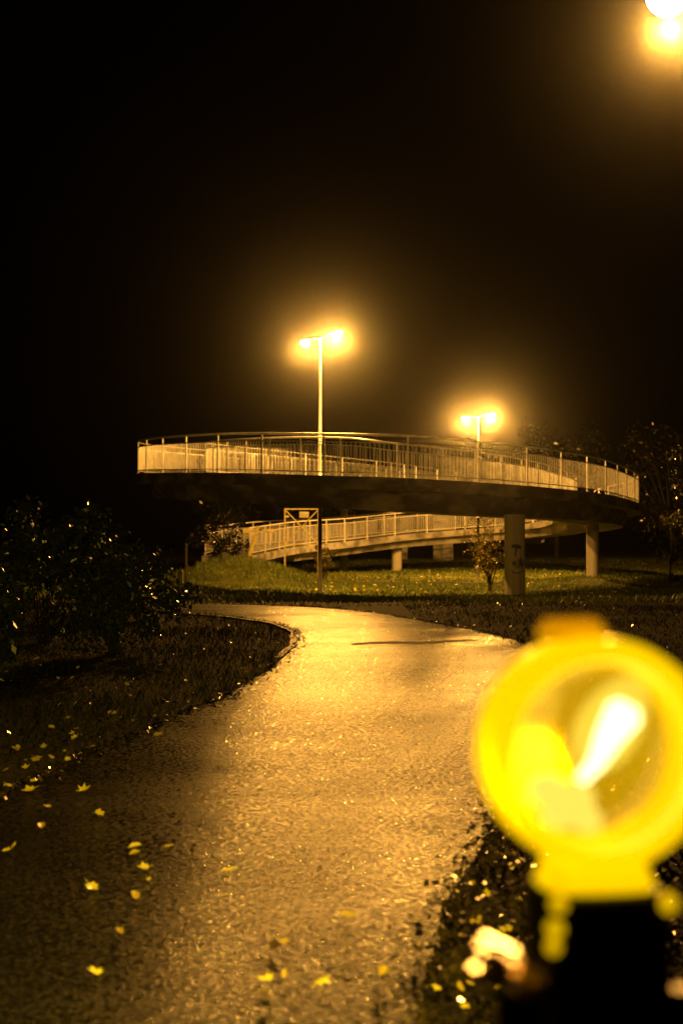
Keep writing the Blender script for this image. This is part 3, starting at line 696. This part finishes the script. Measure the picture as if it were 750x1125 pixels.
RX = Matrix.Rotation(R(90), 4, 'X')      # lathe axis -> -y is front after this turn
def lw(prof, n=48, close=False, M0=Matrix.Identity(4)):
    return MB().lathe(prof, n, M0 @ RX, close)
# ring (z of profile -> -y towards the camera)
MBb(lw([(.090, .030), (.097, .047), (.106, .050), (.1135, .040), (.1155, .025), (.1155, -.025), (.1135, -.040), (.106, -.050), (.097, -.047), (.090, -.030)], close=True), 'housing_ring', M['housing'], wl)
dome = [(.0905 * math.cos(t), .026 + .026 * math.sin(t)) for t in np.linspace(0, math.pi / 2 * .98, 9)]
def shell(sgn):
    mb = MB(); n = 48
    vs = [(r_ * math.cos(2 * math.pi * j / n), -sgn * h, r_ * math.sin(2 * math.pi * j / n)) for r_, h in dome for j in range(n)]
    mb.add(vs, [(i * n + j, i * n + (j + 1) % n, (i + 1) * n + (j + 1) % n, (i + 1) * n + j) for i in range(len(dome) - 1) for j in range(n)] + [tuple((len(dome) - 1) * n + j for j in range(n))])
    return MBb(mb, 'lens', M['lens'], wl)
shell(1); shell(-1)
k = DW / F
def loc(px_, py_, dy=0):      # local position in the lamp for a photo pixel
    return Vector(((px_ - 651) * k, dy, (824 - py_) * k))
MBb(MB().tube([loc(632, 855, -.012), loc(650, 836, -.012), loc(668, 812, 0), loc(688, 786, .005), loc(694, 776, .005)], [.0055, .008, .013, .019, .012], 12), 'flash_tube', M['tube'], wl)
rf = MB(); rf.lathe([(.032 * math.cos(t), .026 * math.sin(t)) for t in np.linspace(-1.5, 1.5, 11)], 20, Matrix.Translation(loc(626, 886, .01)) @ Matrix.Rotation(R(-28), 4, 'Y') @ Matrix.Diagonal((.95, .5, .8, 1)))
rf.lathe([(.020 * math.cos(t), .016 * math.sin(t)) for t in np.linspace(-1.5, 1.5, 9)], 14, Matrix.Translation(loc(604, 868, .015)))
rf.lathe([(.016 * math.cos(t), .014 * math.sin(t)) for t in np.linspace(-1.5, 1.5, 9)], 14, Matrix.Translation(loc(648, 902, .012))); MBb(rf, 'reflector', M['reflector'], wl)
gl_ = MB(); n = 24; ax = Vector((.55, 0, .83)); bx_ = Vector((.83, 0, -.55)); ce = loc(676, 806, .022)
gl_.add([ce + ax * (.062 * math.cos(2 * math.pi * j / n)) * (1 if math.cos(2 * math.pi * j / n) > 0 else .75) + bx_ * .034 * math.sin(2 * math.pi * j / n) + Vector((0, dy_, 0)) for dy_ in (0, .004) for j in range(n)],
        [tuple(range(n)), tuple(reversed(range(n, 2 * n)))] + [(j, (j + 1) % n, n + (j + 1) % n, n + j) for j in range(n)])
MBb(gl_, 'glow_plate', M['glow'], wl)
# top lug with ridges
tm = MB()
tm.box((-.022, 0, .118), (.060, .040, .014))
for i in range(5): tm.box((-.044 + i * .011, 0, .1275), (.006, .034, .010))
MBb(tm, 'top_lug', M['cap'], wl)
# neck
nm = MB(); n = 24; vs = []
for z_, wx, wy in ((-.096, .054, .036), (-.112, .050, .040), (-.124, .054, .044), (-.134, .058, .048)):
    for j in range(n):
        t = 2 * math.pi * j / n; cx_, sy_ = math.cos(t), math.sin(t)
        vs.append((wx * math.copysign(abs(cx_) ** .6, cx_), wy * math.copysign(abs(sy_) ** .6, sy_), z_))
nm.add(vs, [(i * n + j, i * n + (j + 1) % n, (i + 1) * n + (j + 1) % n, (i + 1) * n + j) for i in range(3) for j in range(n)] + [tuple(reversed(range(n))), tuple(3 * n + j for j in range(n))])
MBb(nm, 'neck', M['housing'], wl)
cs = MB().box((.004, .0, -.243), (.128, .098, .216)); o = MBb(cs, 'battery_case', M['black'], wl)
bv = o.modifiers.new('b', 'BEVEL'); bv.width = .012; bv.segments = 4
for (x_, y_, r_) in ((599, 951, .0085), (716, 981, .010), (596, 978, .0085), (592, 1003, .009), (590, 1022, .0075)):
    p = loc(x_, y_, -.045); sb = MB(); sb.lathe([(r_ * math.cos(t), r_ * math.sin(t)) for t in np.linspace(-1.5, 1.5, 9)], 12, Matrix.Translation(p)); MBb(sb, 'bolt', M['boltglint'], wl)
il = bpy.data.lights.new('inner_light', 'POINT'); il.energy = .07; il.color = (1, .78, .2); il.shadow_soft_size = .012
io = bpy.data.objects.new('inner_light', il); col.objects.link(io); io.parent = wl; io.location = (0, 0, .02)
bl = bpy.data.lights.new('beam_light', 'SPOT'); bl.energy = 2600; bl.color = (1, .66, .05); bl.spot_size = R(112); bl.spot_blend = .6; bl.shadow_soft_size = .06
bo2 = bpy.data.objects.new('beam_light', bl); col.objects.link(bo2); bo2.parent = wl; bo2.location = (0, .075, 0); bo2.rotation_euler = (R(74), 0, R(34))
# barrier carrying it
zb = at(600, 1092, DW).z; xl = at(548, 1092, DW).x
bar = empty('barrier', (xl + .6, DW, g(xl, DW)), 'dark barrier board carrying the warning lamp at the bottom right corner', 'barrier')
MB().box((xl + .6, DW + .02, zb - .10), (1.2, .03, .20)).build('board', M['black'], bar, bevel=.004)
for dx in (.12, 1.08):
    MB().box((xl + dx, DW + .058, zb / 2 + .0), (.045, .04, zb - .06)).build('leg', M['black'], bar, bevel=.003)
    MB().box((xl + dx, DW + .06, .055), (.14, .6, .09)).build('foot', M['black'], bar, bevel=.01)
# clamp bolt with wing at the board's end
cb = at(545, 1062, DW - .03); 
wm = MB()
nrm = Vector((.17, -.14, .97)).normalized(); RQ = nrm.to_track_quat('Z', 'Y').to_matrix()
for (x_, y_), w_ in (((550, 1041), .010), ((544, 1052), .010), ((538, 1074), .015)):
    wm.box(at(x_, y_, DW - .03), (w_, .045, .008), RQ)
wm.tube([at(552, 1036, DW - .022), at(538, 1082, DW - .022)], .006, 8)
bp_ = MB(); bp_.box(at(566, 1066, DW - .02), (.030, .07, .010), Vector((.17, -.2, .96)).normalized().to_track_quat('Z', 'Y').to_matrix()); bp_.tube([at(566, 1066, DW - .02), at(575, 1096, DW)], .007, 8)
bp_.build('clamp_plate', M['brass'], bar, smooth=True)
wm.build('wing_bolt', M['chrome'], bar, smooth=True)

# ------------------------------------------------------------ haze, world, camera
hz = MB().box((0, 62, 6.2), (130, 150, 16.4)).build('haze', M['pole'])
hm = bpy.data.materials.new('haze'); hm.use_nodes = True; nt = hm.node_tree; nt.nodes.clear()
pv = nt.nodes.new('ShaderNodeVolumePrincipled'); pv.inputs['Color'].default_value = (.9, .9, .9, 1); pv.inputs['Density'].default_value = .00040; pv.inputs['Anisotropy'].default_value = .985
out = nt.nodes.new('ShaderNodeOutputMaterial'); nt.links.new(pv.outputs[0], out.inputs['Volume']); hz.data.materials.clear(); hz.data.materials.append(hm)
tag(hz, kind='stuff')

w = bpy.data.worlds.new('World'); scene.world = w; w.use_nodes = True
nt = w.node_tree; bg = nt.nodes['Background']; sky = nt.nodes.new('ShaderNodeTexSky'); sky.sky_type = 'NISHITA'; sky.sun_disc = False
sky.sun_elevation = R(-3); sky.sun_rotation = R(180); nt.links.new(sky.outputs[0], bg.inputs[0]); bg.inputs[1].default_value = .0006

cam = bpy.data.cameras.new('camera'); co = bpy.data.objects.new('camera', cam); col.objects.link(co); scene.camera = co
co.location = (0, 0, EYE); co.rotation_euler = (math.pi / 2 + PITCH, 0, 0)
cam.sensor_fit = 'VERTICAL'; cam.sensor_height = 36; cam.sensor_width = 24; cam.lens = F / 1125 * 36; cam.clip_end = 2000; cam.clip_start = .05
cam.dof.use_dof = True; cam.dof.focus_distance = 19; cam.dof.aperture_fstop = 2.4; cam.dof.aperture_blades = 0
vs_ = scene.view_settings; vs_.view_transform = 'Standard'; vs_.look = 'None'; vs_.exposure = -.42; vs_.gamma = 1
cy = scene.cycles; cy.max_bounces = 5; cy.diffuse_bounces = 3; cy.glossy_bounces = 2; cy.volume_bounces = 0; cy.transparent_max_bounces = 8
cy.sample_clamp_indirect = 4; cy.use_denoising = True; cy.caustics_reflective = False; cy.caustics_refractive = False
